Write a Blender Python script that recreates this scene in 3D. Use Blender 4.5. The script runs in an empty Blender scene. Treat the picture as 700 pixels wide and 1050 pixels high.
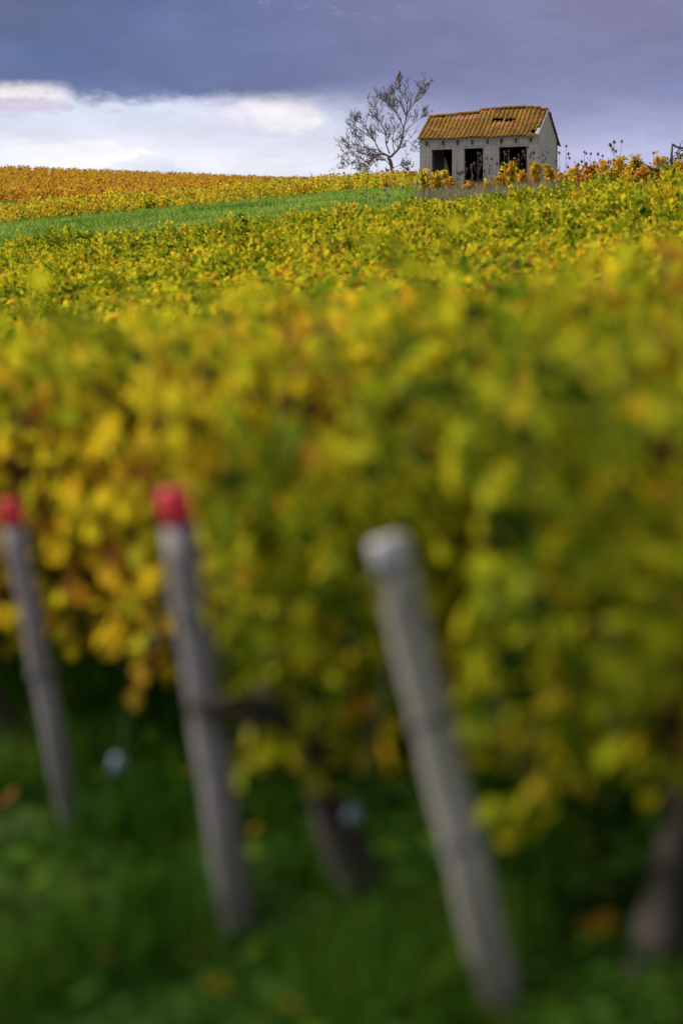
import bpy, math, random
import numpy as np
rng = np.random.default_rng(7)
random.seed(7)
R = math.radians
sc = bpy.context.scene
COL = sc.collection
F = 2480.0           # focal length of the lens in picture heights/1050

# ------------------------------------------------------------------ terrain
def sstep(a, b, v):
    t = np.clip((v - a) / (b - a), 0, 1)
    return t * t * (3 - 2 * t)

def H(x, y):
    """ground height (camera eye at z = 0)"""
    x = np.asarray(x, float); y = np.asarray(y, float)
    near = -1.7 + .08 * y + .0003 * np.maximum(0, y - 20) ** 2 + .11 * np.clip(x, -60, 60) - .28 * sstep(7.5, 15, y) * (1 - sstep(30, 58, y))
    yy = np.clip(y, 60, 350)
    a = x / yy
    w = np.clip(-a / .141, -.6, 1.8)
    rc = np.interp(yy, [60, 130, 165, 350], [.088, .0920, .0926, .0955])
    rl = np.interp(yy, [60, 130, 165, 350], [.08, .0794, .0856, .1016])
    far = (rc + (rl - rc) * w) * yy - np.maximum(0, y - 350) * .06
    t = sstep(116, 136, y)
    z = near * (1 - t) + far * t
    cap = .0980 * np.maximum(y, 60)
    d = z - cap
    k = 1.2
    z2 = np.where(d > k, cap, np.where(d < -k, z, z - (d + k) ** 2 / (4 * k)))
    z = np.where((x > 0) & (y > 70) & (y < 350), z2 + (z - z2) * (1 - sstep(0, 3, x)), z)
    return z

def h(x, y):
    return float(H(x, y))

# ------------------------------------------------------------------ materials
def newmat(name):
    m = bpy.data.materials.new(name); m.use_nodes = True
    nt = m.node_tree; nt.nodes.clear()
    return m, nt

def N(nt, typ, ins=None, **kw):
    n = nt.nodes.new(typ)
    for k, v in kw.items():
        setattr(n, k, v)
    for k, v in (ins or {}).items():
        s = n.inputs[k]
        if isinstance(v, bpy.types.NodeSocket): nt.links.new(v, s)
        else: s.default_value = v
    return n

def M(nt, op, a, b=0.0, c=0.0, clamp=False):
    n = nt.nodes.new('ShaderNodeMath'); n.operation = op; n.use_clamp = clamp
    for i, v in enumerate((a, b, c)):
        if isinstance(v, bpy.types.NodeSocket): nt.links.new(v, n.inputs[i])
        else: n.inputs[i].default_value = v
    return n.outputs[0]

def ramp(nt, fac, stops, interp='LINEAR'):
    n = nt.nodes.new('ShaderNodeValToRGB'); n.color_ramp.interpolation = interp
    e = n.color_ramp.elements
    while len(e) < len(stops): e.new(.5)
    for i, (p, c) in enumerate(stops):
        e[i].position = p; e[i].color = (*c, 1)
    nt.links.new(fac, n.inputs[0])
    return n.outputs[0]

def mixc(nt, f, a, b, blend='MIX'):
    n = nt.nodes.new('ShaderNodeMix'); n.data_type = 'RGBA'; n.blend_type = blend
    for s, v in ((n.inputs[0], f), (n.inputs[6], a), (n.inputs[7], b)):
        if isinstance(v, bpy.types.NodeSocket): nt.links.new(v, s)
        elif isinstance(v, (int, float)): s.default_value = v
        else: s.default_value = (*v, 1)
    return n.outputs[2]

def noise(nt, scale, detail=4, rough=.55, vec=None, dim='3D'):
    n = nt.nodes.new('ShaderNodeTexNoise'); n.noise_dimensions = dim
    n.inputs['Scale'].default_value = scale; n.inputs['Detail'].default_value = detail
    n.inputs['Roughness'].default_value = rough
    if vec is not None: nt.links.new(vec, n.inputs['Vector'])
    return n.outputs['Fac']

def finish(nt, col, rough=.85, bump=None, bstr=.3, bdist=.02, spec=.3, trans=0.0, transcol=None, metal=0.0):
    p = N(nt, 'ShaderNodeBsdfPrincipled')
    if isinstance(col, bpy.types.NodeSocket): nt.links.new(col, p.inputs['Base Color'])
    else: p.inputs['Base Color'].default_value = (*col, 1)
    p.inputs['Roughness'].default_value = rough
    p.inputs['Specular IOR Level'].default_value = spec
    p.inputs['Metallic'].default_value = metal
    if bump is not None:
        b = N(nt, 'ShaderNodeBump', {'Strength': bstr, 'Distance': bdist, 'Height': bump})
        nt.links.new(b.outputs[0], p.inputs['Normal'])
    out = p.outputs[0]
    if trans:
        t = N(nt, 'ShaderNodeBsdfTranslucent')
        nt.links.new(transcol if transcol is not None else col, t.inputs[0])
        mx = N(nt, 'ShaderNodeMixShader', {0: trans})
        nt.links.new(out, mx.inputs[1]); nt.links.new(t.outputs[0], mx.inputs[2]); out = mx.outputs[0]
    o = N(nt, 'ShaderNodeOutputMaterial'); nt.links.new(out, o.inputs[0])

LEAF_STOPS = [(0.0, (.030, .060, .004)), (.20, (.080, .135, .006)), (.36, (.21, .245, .008)),
              (.52, (.38, .37, .014)), (.68, (.62, .48, .016)), (.84, (.52, .24, .016)),
              (.93, (.22, .085, .025)), (1.0, (.085, .045, .022))]

def leaf_mat(name, stops=LEAF_STOPS, objk=.22, nk=.16, nscale=.9, trans=.50, off=0.0, lk=.0):
    m, nt = newmat(name)
    at = N(nt, 'ShaderNodeAttribute', attribute_name='tone')
    oi = N(nt, 'ShaderNodeObjectInfo')
    geo = N(nt, 'ShaderNodeNewGeometry')
    nz = noise(nt, nscale, 2, .5, geo.outputs['Position'])
    t = M(nt, 'ADD', at.outputs['Fac'], M(nt, 'MULTIPLY', M(nt, 'SUBTRACT', oi.outputs['Random'], .5), objk))
    t = M(nt, 'ADD', t, M(nt, 'MULTIPLY', M(nt, 'SUBTRACT', nz, .5), nk))
    t = M(nt, 'ADD', t, M(nt, 'MULTIPLY', M(nt, 'SUBTRACT', noise(nt, nscale * 4.5, 2, .5, geo.outputs['Position']), .5), nk * 1.6))
    t = M(nt, 'ADD', t, M(nt, 'MULTIPLY', M(nt, 'SUBTRACT', noise(nt, .13, 3, .5, geo.outputs['Position']), .5), lk))
    t = M(nt, 'ADD', t, off, clamp=True)
    c = ramp(nt, t, stops)
    sp = noise(nt, 35, 2, .6, geo.outputs['Position'])
    c = mixc(nt, M(nt, 'MULTIPLY', M(nt, 'SUBTRACT', sp, .5), .5, clamp=True), c, (.10, .05, .02))
    finish(nt, c, .8, trans=trans, spec=.05)
    return m

leafM = leaf_mat('vine_leaf', nk=.20, lk=.40)
orangeM = leaf_mat('orange_leaf', [(0, (.12, .12, .015)), (.3, (.46, .33, .02)), (.5, (.62, .36, .03)),
                                   (.75, (.50, .20, .02)), (1, (.12, .05, .02))], nk=.5, nscale=.25)
yelM = leaf_mat('yellow_leaf', [(0, (.06, .11, .015)), (.25, (.30, .30, .02)), (.5, (.68, .56, .03)),
                                (.75, (.52, .24, .02)), (1, (.15, .07, .02))], nk=.3, nscale=.3)

def bark_mat(name, a, b, scale=30):
    m, nt = newmat(name)
    tc = N(nt, 'ShaderNodeTexCoord')
    mp = N(nt, 'ShaderNodeMapping', {'Vector': tc.outputs['Object'], 'Scale': (1, 1, .25)})
    nz = noise(nt, scale, 6, .65, mp.outputs[0])
    c = ramp(nt, nz, [(.3, a), (.7, b)])
    finish(nt, c, .9, nz, .6, .02)
    return m
barkM = bark_mat('vine_bark', (.012, .010, .008), (.055, .042, .034), 45)
treebarkM = bark_mat('tree_bark', (.06, .048, .05), (.19, .155, .16), 8)
twigM = bark_mat('cane', (.06, .03, .015), (.17, .09, .045), 40)
drystemM = bark_mat('dry_stem', (.045, .035, .03), (.13, .10, .08), 40)
brushM = bark_mat('dead_wood', (.03, .025, .025), (.13, .11, .10), 10)

def ground_mat():
    m, nt = newmat('ground_soil_and_grass')
    geo = N(nt, 'ShaderNodeNewGeometry'); P = geo.outputs['Position']
    n1 = noise(nt, .35, 5, .6, P); n2 = noise(nt, 6, 6, .65, P); n3 = noise(nt, 1.4, 4, .6, P)
    grass = ramp(nt, n2, [(.3, (.016, .045, .004)), (.5, (.04, .105, .008)), (.72, (.08, .14, .02))])
    grass = mixc(nt, M(nt, 'MULTIPLY', M(nt, 'SUBTRACT', n1, .45), 3, clamp=True), grass, (.075, .12, .025))
    soil = ramp(nt, n2, [(.3, (.018, .013, .008)), (.7, (.065, .048, .03))])
    f = M(nt, 'MULTIPLY', M(nt, 'SUBTRACT', n3, .50), 8, clamp=True)
    c = mixc(nt, f, grass, soil)
    finish(nt, c, .95, n2, .7, .05, spec=.1)
    return m
groundM = ground_mat()

def grass_mat(name, a, b, c3, nsc=1.3, nam=1.8):
    m, nt = newmat(name)
    at = N(nt, 'ShaderNodeAttribute', attribute_name='tone')
    geo = N(nt, 'ShaderNodeNewGeometry')
    nz = noise(nt, nsc, 4, .65, geo.outputs['Position'])
    t = M(nt, 'ADD', at.outputs['Fac'], M(nt, 'MULTIPLY', M(nt, 'SUBTRACT', nz, .5), nam), clamp=True)
    c = ramp(nt, t, [(0, a), (.55, b), (1, c3)])
    finish(nt, c, .8, trans=.35, spec=.08)
    return m
grassM = grass_mat('grass_blade', (.005, .025, .001), (.024, .082, .003), (.10, .15, .008))
meadowM = grass_mat('meadow_blade', (.085, .17, .020), (.22, .35, .045), (.38, .42, .10), .35, 2.2)

# ------------------------------------------------------------------ mesh tools
def link(o, parent=None):
    COL.objects.link(o)
    if parent is not None: o.parent = parent
    return o

def mesh_np(name, V, faces, tone=None, mats=(), matidx=None, smooth=False):
    """faces: list of (M,k) int arrays"""
    me = bpy.data.meshes.new(name)
    V = np.asarray(V, np.float32)
    me.vertices.add(len(V)); me.vertices.foreach_set('co', V.ravel())
    loops = np.concatenate([f.ravel() for f in faces]).astype(np.int32)
    tot = np.concatenate([np.full(len(f), f.shape[1]) for f in faces]).astype(np.int32)
    st = np.concatenate([[0], np.cumsum(tot)[:-1]]).astype(np.int32)
    me.loops.add(len(loops)); me.loops.foreach_set('vertex_index', loops)
    me.polygons.add(len(tot)); me.polygons.foreach_set('loop_start', st)
    me.polygons.foreach_set('loop_total', tot)
    for m in mats: me.materials.append(m)
    if matidx is not None: me.polygons.foreach_set('material_index', np.asarray(matidx, np.int32))
    flat = len(mats) and mats[0].name in FLAT and not smooth
    me.polygons.foreach_set('use_smooth', np.full(len(tot), not flat))
    if tone is not None:
        a = me.attributes.new('tone', 'FLOAT', 'POINT'); a.data.foreach_set('value', np.asarray(tone, np.float32))
    me.update(calc_edges=True)
    return me

FLAT = ('concrete_block', 'lichened_terracotta', 'old_timber', 'zinc_flashing', 'earth_floor')
class MB:
    def __init__(s): s.v = []; s.f = {3: [], 4: []}; s.n = 0; s.mi = {3: [], 4: []}; s.cur = 0
    def add(s, V, Fs):
        V = np.asarray(V, float)
        s.v.append(V)
        for f in Fs:
            k = len(f)
            if k > 4:
                for i in range(1, k - 1):
                    s.f[3].append([f[0] + s.n, f[i] + s.n, f[i + 1] + s.n]); s.mi[3].append(s.cur)
            else:
                s.f[k].append([i + s.n for i in f]); s.mi[k].append(s.cur)
        s.n += len(V)
    def box(s, c, d, rz=0, M3=None):
        x, y, z = [q / 2 for q in d]
        V = np.array([[-x, -y, -z], [x, -y, -z], [x, y, -z], [-x, y, -z], [-x, -y, z], [x, -y, z], [x, y, z], [-x, y, z]])
        if M3 is not None: V = V @ np.asarray(M3).T
        if rz:
            cs, sn = math.cos(rz), math.sin(rz)
            V = V @ np.array([[cs, sn, 0], [-sn, cs, 0], [0, 0, 1]])
        s.add(V + np.asarray(c), [(0, 3, 2, 1), (4, 5, 6, 7), (0, 1, 5, 4), (1, 2, 6, 5), (2, 3, 7, 6), (3, 0, 4, 7)])
    def tube(s, pts, rad, sides=6, cap=True, jitter=0):
        pts = np.asarray(pts, float); n = len(pts)
        rad = np.broadcast_to(np.asarray(rad, float), (n,))
        T = np.gradient(pts, axis=0); T /= np.linalg.norm(T, axis=1)[:, None] + 1e-9
        ref = np.array([0, 0, 1.]) if abs(T[0][2]) < .9 else np.array([1., 0, 0])
        V = []
        u = np.cross(T[0], ref); u /= np.linalg.norm(u)
        for i in range(n):
            u = u - T[i] * np.dot(u, T[i]); u /= np.linalg.norm(u) + 1e-9
            w = np.cross(T[i], u)
            for k in range(sides):
                a = 2 * math.pi * k / sides
                r = rad[i] * (1 + (random.uniform(-jitter, jitter) if jitter else 0))
                V.append(pts[i] + r * (math.cos(a) * u + math.sin(a) * w))
        Fs = []
        for i in range(n - 1):
            for k in range(sides):
                k2 = (k + 1) % sides
                Fs.append((i * sides + k, i * sides + k2, (i + 1) * sides + k2, (i + 1) * sides + k))
        if cap:
            Fs.append(tuple(range(sides))[::-1]); Fs.append(tuple((n - 1) * sides + k for k in range(sides)))
        s.add(V, Fs)
    def ball(s, c, r, seg=8, rings=6, M3=None):
        V = []; Fs = []
        for i in range(rings + 1):
            th = math.pi * i / rings
            for k in range(seg):
                ph = 2 * math.pi * k / seg
                V.append([r[0] * math.sin(th) * math.cos(ph), r[1] * math.sin(th) * math.sin(ph), r[2] * math.cos(th)])
        for i in range(rings):
            for k in range(seg):
                k2 = (k + 1) % seg
                Fs.append((i * seg + k, (i + 1) * seg + k, (i + 1) * seg + k2, i * seg + k2))
        V = np.array(V)
        if M3 is not None: V = V @ np.asarray(M3).T
        s.add(V + np.asarray(c), Fs)
    def mesh(s, name, mats, tone=None, smooth=False):
        fs = []; mi = []
        for k in (3, 4):
            if s.f[k]: fs.append(np.array(s.f[k])); mi += s.mi[k]
        return mesh_np(name, np.vstack(s.v), fs, tone, mats, mi, smooth)
    def build(s, name, mats, parent=None, smooth=False, loc=None):
        if not isinstance(mats, (list, tuple)): mats = [mats]
        o = bpy.data.objects.new(name, s.mesh(name, mats, smooth=smooth))
        link(o, parent)
        if loc is not None: o.location = loc
        return o

def tag(o, label=None, cat=None, group=None, kind=None):
    if label: o['label'] = label
    if cat: o['category'] = cat
    if group: o['group'] = group
    if kind: o['kind'] = kind
    return o

def empty(name, loc, rz=0):
    o = bpy.data.objects.new(name, None); COL.objects.link(o)
    o.location = loc; o.rotation_euler = (0, 0, rz); o.empty_display_size = .2
    return o

# leaf templates -------------------------------------------------
def lobed():
    half = [(0, 1.0), (20, .74), (44, .95), (68, .62), (98, .86), (128, .62), (158, .58)]
    ang = [a for a, _ in half] + [180] + [-a for a, _ in half[:0:-1]]
    rad = [r for _, r in half] + [.16] + [r for _, r in half[:0:-1]]
    V = [[0, 0, 0]]
    for a, r in zip(ang, rad):
        x, y = r * math.sin(R(a)), r * math.cos(R(a))
        V.append([x * .62, y * .55 + .15, .16 * abs(x) - .10 * r * r + .05 * math.sin(a * .11)])
    n = len(ang)
    return np.array(V), np.array([[0, 1 + (i + 1) % n, 1 + i] for i in range(n)])
def simple5():
    pts = [(0, .78), (.56, .30), (.42, -.32), (0, -.12), (-.42, -.32), (-.56, .30)]
    V = [[0, .1, 0]] + [[x, y, .18 * abs(x) - .08 * abs(y)] for x, y in pts]
    n = len(pts)
    return np.array(V), np.array([[0, 1 + (i + 1) % n, 1 + i] for i in range(n)])
def quad():
    return np.array([[0, -.4, 0], [.5, .0, .12], [0, .6, -.05], [-.5, .0, .12]]), np.array([[0, 1, 2], [0, 2, 3]])
def narrow():
    return np.array([[0, 0, 0], [.2, .4, .05], [0, 1, -.1], [-.2, .4, .05]]), np.array([[0, 1, 2], [0, 2, 3]])
T_LOBED, T_S5, T_Q, T_NAR = lobed(), simple5(), quad(), narrow()

def norm(a): return a / (np.linalg.norm(a, axis=-1, keepdims=True) + 1e-9)

def place_leaves(P, Nn, T, S, tmpl):
    tv, tf = tmpl
    Nn = norm(Nn); T = norm(T - Nn * np.sum(T * Nn, 1, keepdims=True)); X = np.cross(T, Nn)
    B = np.stack([X, T, Nn], 1)                       # rows
    V = np.einsum('kj,njc->nkc', tv, B) * S[:, None, None] + P[:, None, :]
    n, k = len(P), len(tv)
    Fc = (tf[None] + (np.arange(n) * k)[:, None, None]).reshape(-1, 3)
    return V.reshape(-1, 3), Fc

def hedge_leaves(L, z0, z1, W, nshoot, per, size, r, tone0=.45, low=.12, tsd=.13, topsd=.11):
    """leaves carried on upright and drooping canes of a trellised vine"""
    P = []; Nn = []; T = []; S = []; tn = []; canes = []
    for i in range(nshoot):
        x0 = r.uniform(-L / 2, L / 2); s = r.choice([-1, 1])
        droop = r.random() < .28
        top = z1 + min(.11, r.normal(0, topsd))
        k = per
        t = np.linspace(0, 1, k)
        if droop:
            zz0 = r.uniform(.55, .95) * z1
            xs = x0 + r.normal(0, .12) * t; ys = s * (.05 + (W * .5 + .08) * np.sin(t * 1.7))
            zs = zz0 + .12 * np.sin(t * 3) - (zz0 - z0) * r.uniform(.5, 1.0) * t ** 1.6
        else:
            zb = z0 + r.uniform(.0, .25)
            xs = x0 + r.normal(0, .16) * t; ys = r.uniform(-W / 2, W / 2) * (.3 + .7 * np.sin(t * 2.4)) + r.normal(0, .05) * t
            zs = zb + (top - zb) * t
        pts = np.stack([xs, ys, zs], 1)
        canes.append(pts)
        q = pts + r.normal(0, .055, pts.shape)
        out = np.stack([r.normal(0, .5, k), np.sign(q[:, 1] + r.normal(0, .08, k)) * r.uniform(.3, 1.1, k), r.uniform(.1, 1.1, k)], 1)
        P.append(q + norm(out) * .05); Nn.append(out + r.normal(0, .35, out.shape))
        T.append(np.stack([r.normal(0, .6, k), r.normal(0, .5, k), -r.uniform(.2, 1.2, k)], 1))
        S.append(size * r.uniform(.55, 1.25, k))
        st = tone0 + r.normal(0, tsd)
        hh = (q[:, 2] - z0) / (z1 - z0)
        tn.append(st + low * (1 - 2 * hh) + r.normal(0, .065, k) + (r.random(k) < .04) * r.uniform(.15, .45, k))
    return map(np.vstack, (P, Nn, T)), np.concatenate(S), np.clip(np.concatenate(tn), 0, 1), canes

def foliage_mesh(name, L, z0, z1, W, nshoot, per, size, seed, tmpl, mat, **kw):
    r = np.random.default_rng(seed)
    (P, Nn, T), S, tn, canes = hedge_leaves(L, z0, z1, W, nshoot, per, size, r, **kw)
    V, Fc = place_leaves(P, Nn, T, S, tmpl)
    return mesh_np(name, V, [Fc], np.repeat(tn, len(tmpl[0])), [mat]), canes

def vine_trunk(mb, r, canes=(), sides=7, k=1.0):
    """gnarled trunk with two arms along the wire"""
    lean = r.uniform(.12, .3) * r.choice([-1, 1]) * (1 + (k - 1) * 1.5)
    pts = [[0, 0, -.06]]; rad = [.05]
    n = 7
    for i in range(1, n):
        t = i / (n - 1)
        pts.append([lean * t + .035 * math.sin(5 * t + lean * 20), .03 * math.cos(7 * t + lean * 9), .52 * t])
        rad.append(.046 - .012 * t + .009 * math.sin(9 * t + 3 * lean))
    mb.tube(pts, [q * k for q in rad], sides, jitter=.18)
    e = pts[-1]
    mb.ball(e, (.055, .05, .05), 7, 5)
    for s in (-1, 1):
        ap = [[e[0], e[1], e[2] - .02], [e[0] + s * .12, e[1] + .02, e[2] + .05], [e[0] + s * .30, e[1], e[2] + .03 + .04 * r.random()], [e[0] + s * .48, e[1] - .02, e[2] + .06]]
        mb.tube(ap, [.034 * k, .026 * k, .02 * k, .014], 6, jitter=.15)
    for c in list(canes)[::2]:
        mb.tube(c[::3], .0045, 3, cap=False)

# ------------------------------------------------------------------ ground sheet
def build_ground():
    ys = np.concatenate([np.arange(-25, 25, .6), np.arange(25, 140, 1.5), np.arange(140, 400, 4), np.geomspace(400, 3500, 26)])
    k = np.linspace(-1, 1, 181)
    xs = np.sign(k) * (np.abs(k) * 25 + np.abs(k) ** 6 * 1800)
    X, Y = np.meshgrid(xs, ys)
    Z = H(X, Y)
    near = (np.abs(X) < 4) & (Y < 14)
    Z = Z + np.where(near, .015 * np.sin(X * 5.1 + Y * 2) * np.sin(Y * 4.3 - X), 0)
    V = np.stack([X, Y, Z], -1).reshape(-1, 3)
    ny, nx = X.shape
    i = np.arange(ny - 1)[:, None] * nx + np.arange(nx - 1)[None]
    Fq = np.stack([i, i + 1, i + nx + 1, i + nx], -1).reshape(-1, 4)
    o = bpy.data.objects.new('ground', mesh_np('ground', V, [Fq], None, [groundM], smooth=True))
    link(o); tag(o, 'sloping vineyard soil and grass rising to the far hill', 'ground', kind='structure')
build_ground()

# ------------------------------------------------------------------ the vineyard
RD = np.array([.86, .51]); RD = RD / np.linalg.norm(RD); RN = np.array([-RD[1], RD[0]])
RZ = math.atan2(RD[1], RD[0])
posts = [(.345, 5.04), (-.238, 5.74), (-.769, 6.96)]
rows = []
for p in posts:
    rows.append((float(np.dot(p, RN)), float(np.dot(p, RD))))
n_ = rows[-1][0]
for i in range(110):
    n_ += 1.1; rows.append((n_, 2.85))
plants = []
for ri, (n, t0) in enumerate(rows):
    r0 = np.random.default_rng(100 + ri)
    t = t0 + (.34, .42, .5)[ri] if ri < 3 else t0 + .42
    hrow = 1.0 + .07 * math.sin(ri * 2.4) + r0.normal(0, .035); first = True
    while t < t0 + 140:
        tt = t + r0.uniform(-.08, .08)
        x, y = RD * tt + RN * n
        if y < 3 or y > 78.0 - .55 * max(0, x) + .6 * math.sin(x * 1.3): t += 1.0; continue
        if abs(x) < .141 * y + 1.1 + .01 * y:
            plants.append((math.hypot(x, y), x, y, ri, hrow + .05 * math.sin(t * .7 + ri * 1.3), first))
        t += .9 if first else 1.0; first = False
plants.sort()
inview = [p for p in plants]
NT = 300
near_pl, rest_pl = inview[:NT], inview[NT:]

# prototypes: close (parts) and further ones
closeP = []
for i in range(8):
    fm, canes = foliage_mesh('vine_foliage', 1.2, .38, 1.27, .40, 58, 25, .086, 500 + i, T_LOBED, leafM, tone0=.53 + .05 * math.sin(i * 2.1), low=.08)
    mb = MB(); vine_trunk(mb, np.random.default_rng(i), canes, 8, 1.45)
    closeP.append((fm, mb.mesh('vine_trunk', [barkM])))
midP = []
for i in range(9):
    fm, canes = foliage_mesh('vine_foliage', 1.2, .36, 1.16, .30, 40, 20, .088, 700 + i, T_S5, leafM, tone0=.40 + .06 * math.sin(i * 1.7), low=-.08)  # negative low tones the lower leaves darker, painted shade between rows
    mb = MB(); vine_trunk(mb, np.random.default_rng(40 + i), (), 5)
    midP.append((fm, mb.mesh('vine_trunk', [barkM])))

def vine_label(idx, ri, k, x, y):
    row = {0: 'beside the pale-topped stake', 1: 'behind the brighter red-topped stake', 2: 'behind the red-topped stake at the left edge'}
    if ri in row and k == 0:
        return {0: 'big yellow-green grapevine leaning over the pale-topped stake on the right',
                1: 'leafy grapevine right behind the middle red-topped stake',
                2: 'yellowing grapevine behind the red-topped stake at the left edge'}[ri], None
    if ri == 1 and k == 1:
        return 'grapevine with orange lower leaves and dark trunk between middle and pale-topped stakes', None
    if ri == 0 and k == 1:
        return 'tall yellow-green grapevine filling the right edge beside the pale-topped stake', None
    if ri < 5: return 'yellow-green grapevine in the close rows just behind the three stakes', 'grapevines in the close rows'
    if k < 0: pass
    return ('yellow and green grapevine in the middle of the sloping near vineyard', 'grapevines across the sloping near vineyard')

cnt = {}
for idx, (d, x, y, ri, hr, first) in enumerate(near_pl):
    k = cnt.get(ri, 0); cnt[ri] = k + 1
    close = d < 14
    fm, tm = (closeP if close else midP)[(idx * 5 + ri * 3) % (8 if close else 9)]
    r1 = random.Random(idx)
    root = empty('grapevine', (x, y, h(x, y)), RZ + (math.pi if r1.random() < .5 else 0) + r1.uniform(-.05, .05))
    s = r1.uniform(.93, 1.06) if close else r1.uniform(.84, 1.12)
    if not close: s *= 1.0 - .12 * min(1, (d - 14) / 25)
    if d > 9: s = min(s * hr, 1.08)
    root.scale = (.64 if first and ri < 5 else 1, 1, s)
    lb, g = vine_label(idx, ri, k, x, y)
    tag(root, lb, 'grapevine', g)
    link(bpy.data.objects.new('foliage', fm), root)
    link(bpy.data.objects.new('trunk', tm), root)

def stuff_rows(name, pts, label, cat, mat, z0, z1, L, W, nshoot, per, size, seed, tone0, rz=RZ, tmpl=T_Q, low=-.1, nproto=14, tsd=.13, topsd=.11, zr=(.82, 1.15), drop=0.0):
    protos = []
    for i in range(nproto):
        r = np.random.default_rng(seed + i)
        (P, Nn, T), S, tn, canes = hedge_leaves(L, z0, z1, W, nshoot, per, size, r, tone0=tone0, low=low, tsd=tsd, topsd=topsd)
        V, Fc = place_leaves(P, Nn, T, S, tmpl); protos.append((V, Fc, np.repeat(tn, len(tmpl[0]))))
    Vs = []; Fs = []; Ts = []; n = 0
    r = np.random.default_rng(seed)
    for pt in pts:
        x, y = pt[:2]; hr = pt[2] if len(pt) > 2 else 1.0
        if r.random() < drop: continue
        V, Fc, tn = protos[r.integers(nproto)]
        a = rz + (math.pi if r.random() < .5 else 0) + r.uniform(-.06, .06)
        c, s = math.cos(a), math.sin(a)
        Q = np.stack([V[:, 0] * c - V[:, 1] * s + x, V[:, 0] * s + V[:, 1] * c + y, V[:, 2] * r.uniform(*zr) * hr + h(x, y)], 1)
        Vs.append(Q); Fs.append(Fc + n); Ts.append(tn + r.normal(0, .09)); n += len(V)
    o = bpy.data.objects.new(name, mesh_np(name, np.vstack(Vs), [np.vstack(Fs)], np.clip(np.concatenate(Ts), 0, 1), [mat]))
    link(o); tag(o, label, cat, kind='stuff')
    return o
stuff_rows('vineyard_rows', [(p[1], p[2], p[4]) for p in rest_pl], 'upper rows of yellow-green vines at the top of the near vineyard', 'vines',
           leafM, .38, 1.08, 1.2, .28, 36, 15, .10, 900, .345)  # default low keeps lower leaves darker, row shadow put into the tone

# yellow vines beyond the grass strip, orange field up to the skyline
pts = []
for n in np.arange(129, 157, 1.15):
    for x in np.arange(-.2 * n, .052 * n, .95):
        lim = 143 if x / n < -.118 else (146 if x / n < -.1 else 156)
        if n < 131 and rng.random() < .45: continue
        if n < lim: pts.append((x + rng.normal(0, .12), n + rng.normal(0, .35) + .9 * math.sin(x * .35)))
pts = [p for p in pts if not (5 < p[0] < 14 and p[1] < 122)]
stuff_rows('yellow_vine_rows', pts, 'bright yellow vines beyond the green grass strip', 'vines', yelM, .12, .95, 1.0, .55, 10, 10, .15, 1300, .42, rz=0, tsd=.18, zr=(.5, 1.2), drop=.2)
pts = []
y = 158.0
while y < 352:
    st = 1.25 * (1 + (y - 158) / 200)
    for x in np.arange(-.19 * y, .07 * y, st * .95):
        if y < 190 and x / y < -.110 + .008 * math.sin(y): continue
        pts.append((x + rng.normal(0, .2), y + rng.normal(0, .25)))
    y += st * 1.15
print('orange plants', len(pts))
stuff_rows('orange_vine_field', pts, 'orange and gold vineyard covering the far hill up to the skyline', 'vines', orangeM, .3, 1.1, 1.9, .5, 13, 7, .20, 1500, .42, rz=.2, nproto=20, tsd=.16, topsd=.05, zr=(.92, 1.05))

# ------------------------------------------------------------------ grass
def blades(name, X, Y, hgt, wid, mat, seed, label, tone_mu=.4):
    r = np.random.default_rng(seed); n = len(X)
    Z = H(X, Y) - .01
    a = r.uniform(0, 2 * np.pi, n); hh = hgt * r.uniform(.4, 1.4, n); w = wid * r.uniform(.6, 1.3, n)
    lx, ly = np.cos(a), np.sin(a); b = r.uniform(.15, .9, n) * hh
    ba = r.uniform(0, 2 * np.pi, n)
    P = np.stack([X, Y, Z], 1)
    S = np.stack([lx * w, ly * w, 0 * w], 1)
    B = np.stack([np.cos(ba) * b, np.sin(ba) * b, hh], 1)
    Mid = np.stack([np.cos(ba) * b * .3, np.sin(ba) * b * .3, hh * .6], 1)
    V = np.stack([P - S, P + S, P + Mid + S * .7, P + Mid - S * .7, P + B], 1).reshape(-1, 3)
    i = np.arange(n)[:, None] * 5
    o = bpy.data.objects.new(name, mesh_np(name, V, [i + np.array([[0, 1, 2, 3]]), i + np.array([[3, 2, 4]])],
                             np.repeat(np.clip(r.normal(tone_mu, .22, n), 0, 1), 5), [mat]))
    link(o); tag(o, label, 'grass', kind='stuff'); return o
nb = 75000
Y = 3.4 + 11 * rng.random(nb) ** 1.3
X = rng.uniform(-1, 1, nb) * (.141 * Y + 1.0)
cl = np.sin(X * 4.1 + 1.3 * np.sin(Y * 2.2)) * np.sin(Y * 3.3 + np.sin(X * 3))
keep = (rng.random(nb) < .45 + .6 * cl) & ((Y > 5.5) | (rng.random(nb) < .55))
blades('foreground_grass', X[keep], Y[keep], .10, .0035, grassM, 3, 'dark green grass around the feet of the leaning stakes')
nb = 150000
Y = rng.uniform(80, 142, nb); X = rng.uniform(-.17, .10, nb) * Y
cl = np.sin(X * .9 + 2 * np.sin(Y * .31)) * np.sin(Y * .47 + np.sin(X * .7))
keep = (rng.random(nb) < .75 + .25 * cl) & ~((X > 3.5) & (X < 9) & (Y > 111) & (Y < 119))
X = X[keep]; Y = Y[keep]
blades('meadow_grass', X, Y, .20, .035, meadowM, 4, 'bright green grass strip between the near vineyard and the yellow vines', .42)
nb = 26000
Y = rng.uniform(155, 192, nb); X = rng.uniform(-.17, -.10, nb) * Y
blades('verge_grass', X, Y, .25, .05, meadowM, 5, 'small dark green grass patch at the left edge below the orange field', .2)

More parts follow.
